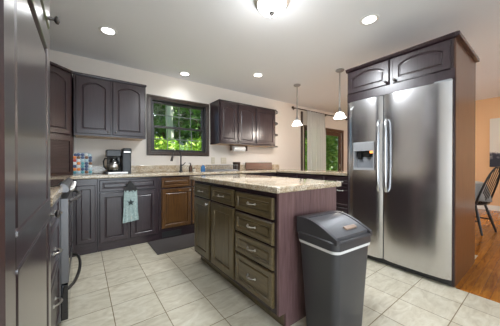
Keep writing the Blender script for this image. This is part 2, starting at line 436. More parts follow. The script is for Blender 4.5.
# ---- base beyond the range + corner
q = thing('base_cabinet', 'dark base cabinet past the far side of the range, in the corner', 'cabinet', (-.14, 2.584, 0), PH)
body(q, .54, .605, .1, .872, M['esp'], .1)
front(q, 'drawer', .02, .44, .735, .86, 0, M['esph']); front(q, 'door', .02, .44, .12, .72, 0, M['esp'])

# ---- back run bases, face -Y at y=3.20
YBF = 3.20
q = thing('base_cabinet', 'narrow-door dark corner base cabinet beside the range', 'cabinet', (-.14, YBF, 0), 0)
body(q, .268, .6, .09, .872, M['esp']); MB().box(.0, .268, .012, .59, 0, .09).build('toe_kick', M['esph'], q)
front(q, 'door', .07, .25, .13, .80, 0, M['esp'], st=.045)
q = thing('base_cabinet', 'dark two-door base cabinet with wide drawer, towel hanging on it', 'cabinet', (.13, YBF, 0), 0)
body(q, .688, .6, .09, .872, M['esp']); MB().box(0, .688, .012, .59, 0, .09).build('toe_kick', M['esph'], q)
front(q, 'drawer', .02, .655, .715, .853, 0, M['esph'], hw=('pull', .34, .79), hmat=M['pewter'])
front(q, 'door', .02, .318, .105, .70, 0, M['esp'], st=.05); front(q, 'door', .345, .655, .105, .70, 0, M['esp'], st=.05)
q = thing('sink_base_cabinet', 'warm brown worn sink cabinet with a floor vent in its toe kick', 'cabinet', (.82, YBF, 0), 0)
body(q, .93, .6, .11, .872, M['esp']); MB().box(0, .93, .018, .59, 0, .11).build('toe_kick', M['esph'], q)
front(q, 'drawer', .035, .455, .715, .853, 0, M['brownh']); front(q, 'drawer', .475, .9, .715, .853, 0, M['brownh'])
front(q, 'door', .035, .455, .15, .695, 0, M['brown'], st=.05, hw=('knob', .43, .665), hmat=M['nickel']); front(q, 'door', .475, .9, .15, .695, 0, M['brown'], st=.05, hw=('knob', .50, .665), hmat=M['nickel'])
v = MB(); rect_frame(v, .05, .32, .022, .098, .008, .018, .008, .001)
for i in range(9): v.box(.06 + .028 * i, .066 + .028 * i, .011, .017, .028, .092)
v.box(.055, .315, .015, .018, .028, .092); v.build('vent_grille', M['blackm'], q)
q = thing('base_cabinet', 'dark base cabinet right of the sink cabinet, behind the island', 'cabinet', (1.752, YBF, 0), 0)
body(q, 1.257, .6, .09, .872, M['esp'], .09)
for i in range(3):
    x = .02 + i * .405; front(q, 'drawer', x, x + .385, .73, .853, 0, M['esph'], hw=('pull', x + .19, .79)); front(q, 'door', x, x + .385, .12, .71, 0, M['esp'])
# ---- peninsula, faces -X : local x -> world -Y
q = thing('peninsula_cabinet', 'dark peninsula base cabinets with drawers beside the refrigerator', 'cabinet', (3.01, 3.205, 0), R(-90))
body(q, 1.69, .58, .09, .872, M['esp'], .09)
for i in range(3):
    x = .03 + i * .54; front(q, 'drawer', x, x + .52, .735, .853, 0, M['esph'], hw=('pull', x + .26, .79))
    if i == 2:
        front(q, 'drawer', x, x + .52, .43, .715, 0, M['esph'], hw=('pull', x + .26, .66)); front(q, 'drawer', x, x + .52, .12, .41, 0, M['esph'], hw=('pull', x + .26, .35))
    else: front(q, 'door', x, x + .52, .12, .715, 0, M['esp'])

# ---- granite worktops
def top(b, poly, z0=.876, z1=.916, r=.008):
    t = MB().prism(poly, z0, z1); bm = t.bm
    bmesh.ops.recalc_face_normals(bm, faces=bm.faces)
    bmesh.ops.bevel(bm, geom=[e for e in bm.edges if abs(e.verts[0].co.z - e.verts[1].co.z) < 1e-4], offset=r, segments=3, affect='EDGES', profile=.6)
    b.merge(bm); return b
t = thing('granite_worktop', 'speckled beige granite worktop running under the window and round the peninsula', 'worktop', (1.3, 3.5, .875))
b = top(MB(), [(XL + .002, 2.582), (-.105, 2.582), (-.105, 3.165), (2.975, 3.165), (2.975, 1.50), (3.66, 1.50), (3.66, YB - .001), (XL + .002, YB - .001)])
sub(b.build('slab', M['granite'], None, True), t)
b = MB().box(-.13, 3.66, YB - .021, YB - .001, .916, 1.018, .003).box(XL + .001, XL + .02, 2.59, 3.13, .916, 1.018, .003); sub(b.build('backsplash', M['granite']), t)
t = thing('granite_worktop', 'short piece of granite worktop between the pantry and the range', 'worktop', (-.4, 1.48, .875))
sub(top(MB(), [(XL + .002, 1.254), (-.105, 1.254), (-.105, 1.838), (XL + .002, 1.838)]).build('slab', M['granite'], None, True), t)
sub(MB().box(XL + .001, XL + .02, 1.27, 1.715, .916, 1.018, .003).build('backsplash', M['granite']), t)

# ---- island
il = thing('kitchen_island', 'dark kitchen island of drawers and doors with mauve-brown end panel', 'island', (.975, 2.33, 0), R(-90))
MB().box(0, 1.30, 0, .60, .10, .872, .002).build('body', M['esp'], il)
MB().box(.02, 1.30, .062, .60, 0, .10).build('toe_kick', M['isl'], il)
b = MB().prism([(0, 0), (.0, 0), (0, 0)], 0, 0) if False else MB()
pr = [(0, .10), (.062, .10), (.062, 0), (.622, 0), (.622, .872), (0, .872)]      # notched side panel in (depth, z)
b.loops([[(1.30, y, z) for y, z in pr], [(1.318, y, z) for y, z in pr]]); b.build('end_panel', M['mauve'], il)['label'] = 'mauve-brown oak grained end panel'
for (y0, y1) in ((1.945, 2.295), (1.515, 1.905)):
    xa, xb = 2.33 - y1, 2.33 - y0
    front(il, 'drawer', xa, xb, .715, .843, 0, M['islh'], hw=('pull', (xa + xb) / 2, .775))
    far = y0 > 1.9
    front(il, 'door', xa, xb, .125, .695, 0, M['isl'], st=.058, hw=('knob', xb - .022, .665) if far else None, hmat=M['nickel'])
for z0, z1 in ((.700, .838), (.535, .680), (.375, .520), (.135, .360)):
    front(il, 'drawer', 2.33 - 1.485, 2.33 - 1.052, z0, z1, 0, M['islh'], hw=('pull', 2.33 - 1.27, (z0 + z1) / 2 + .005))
t = top(MB(), [(.935, .985), (1.625, .985), (1.625, 2.37), (.935, 2.37)], r=.010).build('granite_island_top', M['granite'], None, True)
tag(t, 'glossy speckled granite slab on top of the island', 'worktop')

# ---- upper cabinets left of window
YU = 3.465
def uppers(label, x0, w_, doors, mat, z0=1.40, z1=2.15, left=True):
    u = thing('wall_cabinet', label, 'cabinet', (x0, YU, z0), 0)
    h = z1 - z0
    MB().box(0, w_, 0, YB - YU - .001, .0, h, .002).build('body', mat, u)
    MB().box(.015, w_ - .015, .02, YB - YU - .004, -.004, .001).build('underside', M['pale'], u)['label'] = 'pale wood underside'
    MB().box(-.008, w_ + .008, -.03, YB - YU - .001, h - .01, h + .014, .006).build('crown', mat, u)
    for (a, c, ar, k) in doors:
        o = front(u, 'door', a, c, .025, h - .025, 0, mat, arch=ar, st=.055, rt=.055)
        if k: knob(o, k, .06, -.02, M['pewter'], .012)
    return u
uppers('dark two-door arched wall cabinet between the corner and the window', -.095, .81, [(.02, .385, .055, .35), (.405, .79, .055, .44)], M['esp'])
ur = uppers('dark three-door wall cabinet right of the window, open shelves on its end', 1.895, 1.34, [(.022, .37, .05, .34), (.40, .785, .05, .44), (.82, 1.31, 0, .85)], M['esp'])
b = MB()
shelf = []
for z in (.0, .255, .50, .745):
    pts = [(1.34, .335), (1.34, .0)]
    for i in range(9):
        a = PI / 2 * i / 8; pts.append((1.34 + .26 * math.sin(a), .335 - .315 * math.cos(a)))
    MB().prism(pts, z, z + .018).build('end_shelf', M['esp'], ur)
# ---- diagonal corner wall cabinet + appliance garage (facing +X,-Y)
cx0, cy0 = -.445, 3.135     # left end of the diagonal face
u = thing('corner_wall_cabinet', 'dark arched-door diagonal wall cabinet in the left corner', 'cabinet', (cx0, cy0, 1.375), R(45))
D = .47
def to_loc(x, y):
    dx, dy = x - cx0, y - cy0; c_, s_ = math.cos(R(45)), math.sin(R(45)); return (dx * c_ + dy * s_, -dx * s_ + dy * c_)
poly = [to_loc(*q_) for q_ in ((cx0, cy0), (cx0 + D * .7071, cy0 + D * .7071), (-.1, YB - .002), (XL + .002, YB - .002), (XL + .002, cy0))]
MB().prism(poly, 0, .775).build('body', M['esp'], u)
front(u, 'door', .03, D - .03, .02, .75, 0, M['esp'], arch=.05)
MB().prism([(-.01, -.03), (D + .01, -.03), (D + .01, .02), (-.01, .02)], .765, .79).build('crown', M['esp'], u)
g = thing('appliance_garage', 'dark tambour-front appliance garage on the corner worktop', 'cabinet', (cx0, cy0, .916), R(45))
MB().prism(poly, 0, .457).build('body', M['esp'], g)
b = MB().box(0, D, -.018, 0, .40, .457, .003).box(0, D, -.018, 0, 0, .035, .003).box(0, .045, -.018, 0, .03, .41, .003).box(D - .045, D, -.018, 0, .03, .41, .003)
b.build('frame', M['esp'], g)
b = MB()
for i in range(20): b.box(.045, D - .045, -.011, -.001, .036 + i * .0183, .0525 + i * .0183, .003)
b.build('tambour_door', M['tambour'], g)
# left wall uppers (partly hidden)
u = thing('wall_cabinet', 'dark wall cabinet over the range beside the corner cabinet', 'cabinet', (-.43, 2.51, 1.40), PH)
MB().box(0, .61, 0, .318, 0, .75, .002).build('body', M['esp'], u); front(u, 'door', .02, .59, .02, .73, 0, M['esp'], arch=.05)

# ---- range
r = thing('range', 'stainless steel range with dark glass oven door beside the pantry', 'range', (-.118, 1.842, 0), PH)
W = .736
MB().box(.004, W - .004, 0, .62, .05, .905, .003).build('body', M['range'], r)
MB().box(.004, W - .004, .02, .60, .905, .918, .004).build('cooktop', M['blackglass'], r)
b = MB(); pr = [(-.038, .875), (-.044, .89), (-.036, .914), (-.018, .930), (-.006, .932), (-.001, .926), (-.001, .875)]
b.loops([[(0.0, y, z) for y, z in pr], [(W, y, z) for y, z in pr]]); cp = b.build('control_panel', M['range'], r)
for i in range(5): MB().lathe([(.016, 0), (.016, .012), (.012, .02)], (.1 + i * .14, -.046, .885), 14, 'y').build('knob', M['nickel'], cp, True)
od = MB().box(.0, .028, -.040, 0, .295, .835, .003).box(W - .028, W, -.040, 0, .295, .835, .003).box(.02, W - .02, -.040, 0, .76, .835, .003).box(.02, W - .02, -.040, 0, .295, .36, .003).build('oven_door', M['range'], r)
MB().box(.028, W - .028, -.038, -.005, .34, .775, .002).build('oven_glass', M['blackglass'], od)
def bow(z, dz, d0, d1):
    pts = []
    for i in range(17):
        t = i / 16; s_ = math.sin(PI * t) ** .5 if 0 < t < 1 else 0
        pts.append((.03 + (W - .06) * t, -d0 - d1 * s_, z - dz * s_))
    return pts
MB().tube(bow(.815, .0, .038, .055), .011, 10).build('oven_handle', M['range'], od, True)
dw = MB().box(.002, W - .002, -.036, 0, .06, .285, .004).build('storage_drawer', M['blackglass'], r)
MB().tube(bow(.245, -.02, .034, .06), .010, 10).build('drawer_handle', M['pewter'], dw, True)
MB().box(.02, W - .02, .05, .6, 0, .06).build('plinth', M['blackm'], r)

# ---- refrigerator and its surround (face -X; local x -> world -Y)
fr = thing('refrigerator', 'stainless steel side-by-side refrigerator with water dispenser in the left door', 'refrigerator', (2.54, 1.425, 0), R(-90))
MB().box(.005, .925, 0, .72, .02, 1.745, .004).build('body', M['grey'], fr)
MB().box(.01, .92, -.03, .0, .012, .062, .003).build('kick_grille', M['blackm'], fr)
def fdoor(x0, x1, hole=None):
    b = MB(); n = 10; z0, z1 = .068, 1.755
    def prof():
        pts = []
        for i in range(n + 1):
            t = i / n; x = x0 + (x1 - x0) * t; e = .020 * (1 - (2 * t - 1) ** 6) ** .5 + .010 * (1 - (2 * t - 1) ** 2); pts.append((x, -.052 - e))
        return pts
    pf = [(x0, -.004)] + prof() + [(x1, -.004)]
    if not hole:
        b.prism(pf, z0, z1)
    else:
        ha, hb, hz0, hz1 = hole
        b.prism(pf, z0, hz0); b.prism(pf, hz1, z1)
        L_ = [q_ for q_ in pf if q_[0] < ha]; Rr = [q_ for q_ in pf if q_[0] > hb]
        b.prism(L_ + [(ha, L_[-1][1] - .001), (ha, -.004)], hz0, hz1); b.prism([(hb, -.004), (hb, Rr[0][1] - .001)] + Rr, hz0, hz1)
        b.box(ha, hb, -.02, -.004, hz0, hz1)
    return b
f1 = fdoor(.006, .383, (.085, .305, .985, 1.285)).build('freezer_door', M['steel'], fr, True)
f2 = fdoor(.392, .924).build('fridge_door', M['steel'], fr, True)
b = MB(); rect_frame(b, .082, .308, .982, 1.288, -.086, -.02, .012, .003); b.box(.09, .30, -.088, -.03, 1.19, 1.28, .004); b.box(.09, .30, -.085, -.02, .985, 1.005, .003)
dsp = b.build('dispenser', M['dispf'], f1)
MB().box(.094, .296, -.026, -.019, 1.0, 1.19).build('recess', M['disp'], dsp); MB().box(.095, .295, -.03, -.026, 1.125, 1.19).build('dark_recess_top', M['black'], dsp)  # grey recess back, with a black sheet darkening its upper part
MB().box(.12, .16, -.06, -.03, 1.10, 1.19, .004).build('ice_chute', M['black'], dsp); MB().box(.205, .245, -.055, -.03, 1.12, 1.19, .004).build('water_spout', M['black'], dsp)
MB().box(.225, .275, -.045, -.03, 1.165, 1.19, .003).build('indicator_lamp', M['amber'], dsp)
for par, x, s_ in ((f1, .352, -1), (f2, .424, 1)):
    pts = []
    for i in range(21):
        t = i / 20; e = math.sin(PI * t) ** .28 if 0 < t < 1 else 0; pts.append((x, -.078 - .032 * e, .77 + .73 * t))
    MB().tube(pts, .0155, 10).build('handle', M['steelv'], par, True)
MB().box(.80, .92, -.05, .03, 1.757, 1.775, .004).build('hinge_cover', M['grey'], fr)
a = MB().prismy([(0, 0), (.028, .006), (.021, .013), (.043, .030), (.036, .038), (.014, .019), (.007, .027)], -.004, 0).build('mark', M['paper'])  # small flat white arrow shape on the freezer door
a.location = (2.475 - .009, 1.385, 1.665); a.rotation_euler = (0, 0, R(-90)); tag(a, 'small white arrow-shaped mark on the freezer door', 'mark')
s = thing('refrigerator_surround', 'dark cabinet surround with two arched doors over the refrigerator', 'cabinet', (2.535, 1.46, 0), R(-90))
MB().box(0.0, .955, 0, .80, 1.785, 2.14, .002).build('body', M['esp'], s)
b = MB().box(.935, .966, -.003, .01, 0, 1.79, .001).box(0, .012, 0, .01, 0, 1.79, .001).box(0, .966, -.003, .004, 1.775, 1.87, .001); b.build('face_frame', M['esp'], s)
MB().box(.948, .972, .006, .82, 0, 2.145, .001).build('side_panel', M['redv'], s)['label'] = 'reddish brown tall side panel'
MB().box(.0, .018, .006, .80, 0, 1.79).build('side_panel', M['esp'], s)
b = MB(); pr = [(0, 2.125), (-.022, 2.14), (-.03, 2.155), (-.03, 2.163), (0.0, 2.163)]
b.loops([[(-.01, y, z) for y, z in pr], [(.99, y, z) for y, z in pr]])
b.box(.97, 1.0, -.03, .83, 2.128, 2.163, .006).box(-.01, .99, -.005, .83, 2.146, 2.163)
b.build('crown', M['esp'], s)
front(s, 'door', .012, .458, 1.868, 2.12, 0, M['esp'], arch=.05, st=.05, rail=.045, rt=.035)
front(s, 'door', .492, .94, 1.868, 2.12, 0, M['esp'], arch=.05, st=.05, rail=.045, rt=.035)
ds = [c for c in s.children if c.name.startswith('door')]
knob(ds[0], .435, 1.893, -.02); knob(ds[1], .515, 1.893, -.02)

# ------------------------------------------------------------ trash can
tc = thing('trash_can', 'charcoal plastic swing-lid trash can standing against the island end', 'trash can', (1.255, .812, 0), R(-4))
def rr(hx, hy, rad, z, n=6, cx=0, cy=0):
    pts = []
    for (sx_, sy_, a0) in ((1, 1, 0), (-1, 1, 90), (-1, -1, 180), (1, -1, 270)):
        for i in range(n + 1):
            a = R(a0 + 90 * i / n); pts.append((cx + sx_ * (hx - rad) + rad * math.cos(a), cy + sy_ * (hy - rad) + rad * math.sin(a), z))
    return pts
b = MB().loops([rr(.132, .112, .03, 0), rr(.135, .115, .035, .01), rr(.166, .140, .04, .53), rr(.168, .142, .04, .572)]); b.build('body', M['bin'], tc, True)
b = MB().loops([rr(.1675, .1415, .04, .566), rr(.174, .148, .042, .568), rr(.175, .149, .042, .584), rr(.168, .142, .04, .586)]); b.build('bin_liner', M['liner'], tc, True)
b = MB().loops([rr(.172, .146, .042, .582), rr(.180, .153, .045, .586), rr(.180, .153, .045, .628), rr(.174, .148, .042, .634), rr(.160, .135, .035, .636)])
# arched cheeks: profile along y (front -y low, back +y high)
def arch_z(y):
    t = (y + .148) / .296
    return .648 + .078 * math.sin(min(1, max(0, t)) * PI * .62) ** 1.0 / 1.0
ys = [-.148 + .296 * i / 16 for i in range(17)]
lid = b.build('lid', M['bin'], tc, True)
b = MB()
for sx_ in (-1, 1):
    x0, x1 = sorted((sx_ * .172, sx_ * .150))
    pf = [(y, arch_z(y)) for y in ys] + [(.148, .62), (-.148, .62)]
    b.loops([[(x0, y, z) for y, z in pf], [(x1, y, z) for y, z in pf]])
pf = [(y, arch_z(y)) for y in ys[12:]] + [(.148, .62), (ys[12], .62)]
b.loops([[(-.16, y, z) for y, z in pf], [(.16, y, z) for y, z in pf]])
b.build('lid_hood', M['bin'], lid, True)
b = MB(); pf = [(y, arch_z(y) - .004) for y in ys[1:13]] + [(ys[12], .625), (ys[1], .625)]
b.loops([[(-.148, y, z) for y, z in pf], [(.148, y, z) for y, z in pf]]); fl = b.build('swing_flap', M['binlid'], lid, True)
zf = arch_z(-.09)
b = MB().box(-.05, .055, -.014, .012, -.004, .008, .004); hb = b.build('flap_grip', newmat('tan_grip', (.34, .24, .18), .3), fl); hb.location = (0.03, -.088, zf - .001); hb.rotation_euler = (R(26), 0, 0)

# ------------------------------------------------------------ mat
tag(MB().box(.68, 1.5, 2.695, 3.19, 0, .014, .006).build('floor_mat', M['mat']), 'dark grey-brown kitchen mat on the tiles in front of the sink', 'mat')

# ------------------------------------------------------------ counter things
ZT = .916
# coffee maker
k = thing('coffee_maker', 'black coffee maker with glass carafe on the back counter', 'coffee maker', (.385, 3.56, ZT))
MB().box(-.16, .145, -.11, .12, 0, .028, .008).build('base', M['black'], k)
MB().box(-.13, .10, -.125, -.109, .002, .022, .004).build('front_trim', M['nickel'], k)
MB().box(-.145, .03, -.075, .12, .225, .32, .012).build('brew_head', M['black'], k)
MB().box(-.125, .03, .06, .12, .02, .23, .006).build('rear_column', M['black'], k)
MB().box(.035, .145, -.10, .12, .02, .295, .012).build('pod_tower', M['black'], k)
MB().box(.04, .15, -.115, .10, .27, .345, .018).build('pod_lid', M['black'], k)
MB().box(.05, .135, -.12, -.112, .28, .30, .003).build('chrome_strip', M['nickel'], k)
c = MB().lathe([(.055, .03), (.068, .05), (.070, .12), (.058, .17), (.045, .19)], (-.055, -.01, 0), 24).build('carafe', M['carafe'], k, True)
MB().lathe([(.045, .188), (.05, .2), (.046, .215), (.02, .22)], (-.055, -.01, 0), 20).build('carafe_lid', M['black'], c, True)
MB().tube([(-.10, -.02, .205), (-.16, -.04, .20), (-.175, -.045, .16), (-.17, -.045, .09), (-.14, -.04, .06)], .009, 8).build('carafe_handle', M['black'], c, True)
MB().lathe([(.0705, .085), (.0715, .09), (.0715, .125), (.068, .13)], (-.055, -.01, 0), 24, cap=False).build('carafe_band', M['nickel'], c, True)
# pod rack
k = thing('pod_rack', 'rounded rack of colourful round pod lids left of the coffee maker', 'rack', (-.012, 3.575, ZT), R(4))
hw, hh, rad = .098, .272, .04
pts = [(-hw, .0), (hw, .0)] + [(hw - rad + rad * math.cos(R(a)), hh - rad + rad * math.sin(R(a))) for a in range(0, 91, 15)] + [(-hw + rad - rad * math.sin(R(a)), hh - rad + rad * math.cos(R(a))) for a in range(0, 91, 15)]
MB().prismy(pts, -.04, .04).build('housing', M['wire2'], k)
random.seed(3)
for i in range(5):
    for j in range(7):
        x, z = -.080 + .040 * i, .026 + .037 * j
        if j == 6 and i in (0, 4): x *= .88; z -= .006
        MB().lathe([(.0195, -.001), (.019, .005), (.013, .008)], (x, -.04, z), 12, 'y').build('pod', random.choice([POD[i_] for i_ in (0, 0, 0, 1, 1, 2, 3, 3, 3, 4, 5, 5, 5, 6)]), k, True)
# faucet
k = thing('faucet', 'tall dark gooseneck pull-down faucet in front of the window', 'faucet', (1.283, 3.63, ZT))
MB().lathe([(.032, 0), (.03, .01), (.02, .02), (.017, .10), (.014, .12)], (0, 0, 0), 16).build('base', M['iron'], k, True)
pts = [(0, 0, .08), (0, 0, .26)]
for i in range(1, 11):
    a = PI * i / 11; pts.append((-.075 + .075 * math.cos(a), -.03 * (1 - math.cos(a)), .26 + .085 * math.sin(a)))
pts += [(-.155, -.065, .24)]
MB().tube(pts, .0115, 10).build('spout', M['iron'], k, True)
MB().tube([(-.154, -.065, .25), (-.162, -.068, .22), (-.172, -.070, .17)], .017, 10, [.013, .018, .021]).build('spray_head', M['iron'], k, True)
MB().tube([(.015, 0, .10), (.04, -.01, .115), (.065, -.03, .15)], .006, 8, [.010, .007, .006]).build('lever', M['iron'], k, True)
# soap bottles
k = thing('soap_bottle', 'small brown pump soap bottle beside the faucet', 'bottle', (1.42, 3.56, ZT))
MB().lathe([(.026, 0), (.03, .006), (.03, .075), (.018, .092), (.012, .1)], n=18).build('bottle', M['soap'], k, True)
MB().lathe([(.013, .098), (.014, .115), (.006, .118), (.006, .135)], n=12).box(-.03, .008, -.007, .007, .132, .142, .002).build('pump', M['blackm'], k, True)
k = thing('sponge_holder', 'small cream scrubber dish between the two soap bottles', 'holder', (1.475, 3.55, ZT))
MB().lathe([(.022, 0), (.026, .004), (.026, .04), (.022, .042)], n=16).build('dish', M['cream'], k, True)
MB().box(-.014, .014, -.012, .012, .03, .062, .006).build('scrubber', M['soap'], k)
k = thing('soap_bottle', 'squat blue dish soap bottle left of the dish rack', 'bottle', (1.64, 3.56, ZT))
b = MB().loops([rr(.034, .02, .015, 0), rr(.038, .024, .018, .008), rr(.037, .023, .018, .075), rr(.016, .014, .012, .098), rr(.012, .012, .01, .105)]); b.build('bottle', M['blue'], k, True)
MB().lathe([(.011, .103), (.012, .12), (.006, .13)], n=12).build('cap', M['white'], k, True)
# dish rack
k = thing('dish_rack', 'grey wire dish rack on the counter below the outlets', 'rack', (1.98, 3.52, ZT))
def wire(b, pts, r_=.0028): b.tube(pts, r_, 5)
b = MB(); hx, hy = .24, .16
for z in (.02, .105): wire(b, [(-hx, -hy, z), (hx, -hy, z), (hx, hy, z), (-hx, hy, z), (-hx, -hy, z)], .004)
for i in range(15):
    x = -hx + 2 * hx * i / 14; wire(b, [(x, -hy, .105), (x, -hy, .02), (x, hy, .02), (x, hy, .105)])
for i in range(7):
    y = -hy + 2 * hy * i / 6; wire(b, [(-hx, y, .105), (-hx, y, .02), (hx, y, .02), (hx, y, .105)])
b.build('basket', M['wire'], k)
MB().box(-hx - .01, hx + .01, -hy - .01, hy + .01, 0, .014, .004).build('drip_tray', M['grey'], k)
k = thing('utensil_cup', 'dark grey cup at the right end of the dish rack', 'cup', (2.30, 3.52, ZT))
MB().lathe([(.055, 0), (.062, .005), (.072, .12), (.074, .155), (.069, .156), (.064, .02)], n=20).build('cup', M['bronze'], k, True)
# board
k = thing('serving_board', 'reddish mahogany board leaning on the backsplash near the wall end', 'board', (3.03, 3.735, ZT))
o = MB().box(-.36, .36, -.012, .012, 0, .150, .008).build('board', M['maho'], k); o.rotation_euler = (R(-8), 0, 0)
# paper towel
k = thing('paper_towel_holder', 'wooden paper towel holder under the right wall cabinet', 'holder', (2.42, 3.60, 1.40))
MB().box(-.20, .17, -.03, .05, -.018, -.005, .003).build('mount', M['doorw'], k)
for x in (-.195, .155): MB().box(x, x + .015, -.035, .035, -.11, -.017, .006).build('bracket', M['doorw'], k)
MB().lathe([(.052, -.13), (.052, .13)], (-.018 + .0, 0, -.075), 20, 'x').build('paper_roll', M['paper'], k, True)
# outlets
for i, (x, w_, l_) in enumerate(((1.955, .072, 'single almond outlet plate left above the dish rack'), (2.185, .12, 'double almond switch plate right above the dish rack'))):
    k = thing('wall_outlet', l_, 'outlet', (x, YB - .001, 1.10), 0, None)
    MB().box(-w_ / 2, w_ / 2, -.006, 0, -.06, .06, .003).build('plate', M['plate'], k)
    for j in range(i + 1):
        xx = 0 if i == 0 else (-.024 + .048 * j)
        for z in (-.022, .022): MB().box(xx - .014, xx + .014, -.009, -.004, z - .013, z + .013, .004).build('socket', M['cream'], k)
# towel on drawer pull
k = thing('hanging_towel', 'grey-green hand towel with dark star hanging from the drawer pull', 'towel', (.472, YBF - .052, .315))
b = MB(); K = 12
def towel_loop(z, hw_, amp):
    f = [(-hw_ + 2 * hw_ * i / K, -.006 + amp * math.sin(i * 1.9) - .006, z) for i in range(K + 1)]
    return f + [(x, y + .010, z_) for x, y, z_ in reversed(f)]
b.loops([towel_loop(-.0 + .012, .088, .006), towel_loop(.02, .090, .006), towel_loop(.15, .080, .005), towel_loop(.30, .076, .003), towel_loop(.40, .070, .002)])
for v_ in b.bm.verts:
    if v_.co.z < .03: v_.co.z += .12 * (v_.co.x) * 1 
tw = b.build('cloth', M['towel'], k, True)
b = MB().loops([towel_loop(.385, .074, .002), towel_loop(.42, .072, .002), towel_loop(.455, .045, .001), towel_loop(.485, .022, .001), towel_loop(.50, .020, 0)]); b.build('crocheted_top', M['blackm'], k, True)
st = []
for i in range(10):
    a = PI / 2 + PI * i / 5; q_ = .044 if i % 2 == 0 else .018; st.append((q_ * math.cos(a), .25 + q_ * math.sin(a)))
MB().prismy(st, -.0195, -.016).build('star', newmat('star_applique', (.04, .055, .055), .9), tw)
MB().tube([(-.012, -.006, .49), (-.010, .004, .515), (0, .012, .52), (.010, .004, .515), (.012, -.006, .49)], .004, 6).build('loop', M['blackm'], k)

# ------------------------------------------------------------ lights
def light(kind, parent, loc, power, col=(1, .93, .84), r_=.04, **kw):
    d = bpy.data.lights.new('bulb', kind); d.energy = power; d.color = col
    if kind in ('POINT', 'SPOT'): d.shadow_soft_size = r_
    for a_, v_ in kw.items(): setattr(d, a_, v_)
    o = bpy.data.objects.new('bulb', d); C.objects.link(o); o.parent = parent; o.location = loc; return o
cans = [(.22, 2.89, 'recessed ceiling light over the corner, leftmost of those in view'), (1.32, 3.55, 'recessed ceiling light in front of the window'),
        (.30, 1.25, 'added unseen recessed ceiling light near the tall pantry door'),  # extra can out of view, added to brighten the left floor
        (2.30, 2.88, 'recessed ceiling light before the right wall cabinet'), (2.31, 1.10, 'recessed ceiling light in front of the refrigerator')]
k = thing('recessed_light', cans[0][2], 'ceiling light', (cans[0][0], cans[0][1], ZC), 0, 'recessed ceiling lights')
MB().lathe([(.058, -.002), (.075, -.009), (.088, -.006), (.090, .0)], n=32, cap=False).build('trim_ring', M['white'], k, True)
MB().lathe([(.0, -.0035), (.061, -.004)], n=32, cap=False).build('lens', M['can'], k)
light('SPOT', k, (0, 0, -.02), 8, (.91, .96, 1), .05, spot_size=R(140), spot_blend=1)
for x, y, l_ in cans[1:]: copy_tree(k, (x, y, ZC), l_)
k = thing('flush_mount_light', 'round flush-mount ceiling light with frosted bowl and metal finial', 'ceiling light', (1.33, 1.47, ZC))
MB().lathe([(.155, 0), (.160, -.02), (.150, -.03), (.152, -.04), (.135, -.05), (.120, -.05)], n=36, cap=False).build('metal_pan', M['pewter'] if False else M['nickel'], k, True)
MB().lathe([(.128, -.045), (.125, -.065), (.105, -.095), (.07, -.113), (.02, -.12), (.0, -.12)], n=32, cap=False).build('glass_bowl', M['lamp'], k, True)
MB().lathe([(.014, -.118), (.024, -.125), (.018, -.137), (.008, -.142), (.008, -.155), (.002, -.168)], n=14).build('finial', M['pewter'], k, True)
light('AREA', k, (0, 0, -.18), 19, (.90, .95, 1), shape='DISK', size=.42)
light('POINT', k, (0, 0, -.32), 3, (.97, .98, 1), .12)
k = thing('pendant_light', 'bell-shaped glass pendant nearer the curtain, left of the pair', 'pendant light', (3.18, 2.82, ZC), 0, 'pendants over the peninsula')
MB().lathe([(.065, 0), (.065, -.012), (.045, -.028), (.012, -.034), (.0, -.034)], n=24, cap=False).build('canopy', M['wire'], k, True)
MB().tube([(0, 0, -.03), (0, 0, -.60)], .0095, 8).build('stem', M['wire'], k, True)
MB().lathe([(.010, -.58), (.020, -.605), (.029, -.64), (.029, -.665)], n=16).build('socket_cup', M['wire'], k, True)
MB().lathe([(0.0224, -0.655), (0.0473, -0.662), (0.0645, -0.682), (0.0722, -0.71), (0.0877, -0.734), (0.0946, -0.742), (0.0912, -0.744), (0.0688, -0.716), (0.0576, -0.688), (0.0258, -0.665)], n=28, cap=False).build('glass_shade', M['lampp'], k, True)
MB().lathe([(.012, -.665), (.028, -.69), (.032, -.715), (.022, -.74), (.0, -.748)], n=16).build('light_bulb', M['can'], k, True)
light('POINT', k, (0, 0, -.80), 7, (1, .9, .8), .05)
copy_tree(k, (3.20, 1.97, ZC), 'bell-shaped glass pendant nearer the refrigerator, right of the pair')
# unseen dining lamp, above the table
dl = thing('unseen_dining_pendant', 'unseen dining pendant above the cloth-covered table', 'pendant light', (5.4, 1.5, ZC))
MB().tube([(0, 0, 0), (0, 0, -.5)], .008).build('stem', M['bronze'], dl)
MB().lathe([(.03, -.5), (.14, -.56), (.20, -.66), (.195, -.66), (.135, -.57), (.03, -.51)], n=28, cap=False).build('glass_shade', M['lampp'], dl, True)
light('POINT', dl, (0, 0, -.72), 24, (1, .82, .64), .08)

# ------------------------------------------------------------ curtain
k = thing('curtain_rod', 'thin dark curtain rod above the patio door', 'curtain rod', (5.1, YB - .09, 2.385))
MB().tube([(-1.03, 0, 0), (1.5, 0, 0)], .013, 8).build('rod', M['bronze'], k, True)
MB().lathe([(.008, -.055), (.028, -.045), (.034, -.02), (.02, 0), (.012, .005)], (-1.03, 0, 0), 14, 'x').build('finial', M['bronze'], k, True)
for x in (-.95, .35, 1.42): MB().box(x - .008, x + .008, 0, .089, -.01, .01).box(x - .015, x + .015, .08, .0895, -.03, .03, .003).build('bracket', M['bronze'], k)
b = MB(); n = 90; ls = []
for z in (.04, .6, 1.2, 1.8, 2.372):
    ls.append([(4.53 + (.76 - .05 * (z > 2)) * i / n, YB - .09 - .008 - .060 * (.5 + .5 * math.sin(i * .50 + .6 * math.sin(i * .21))) * (1 - .3 * z / 2.4), z) for i in range(n + 1)])
b.loops(ls, False, False, False)
cu = b.build('curtain', M['sheer'], None, True)
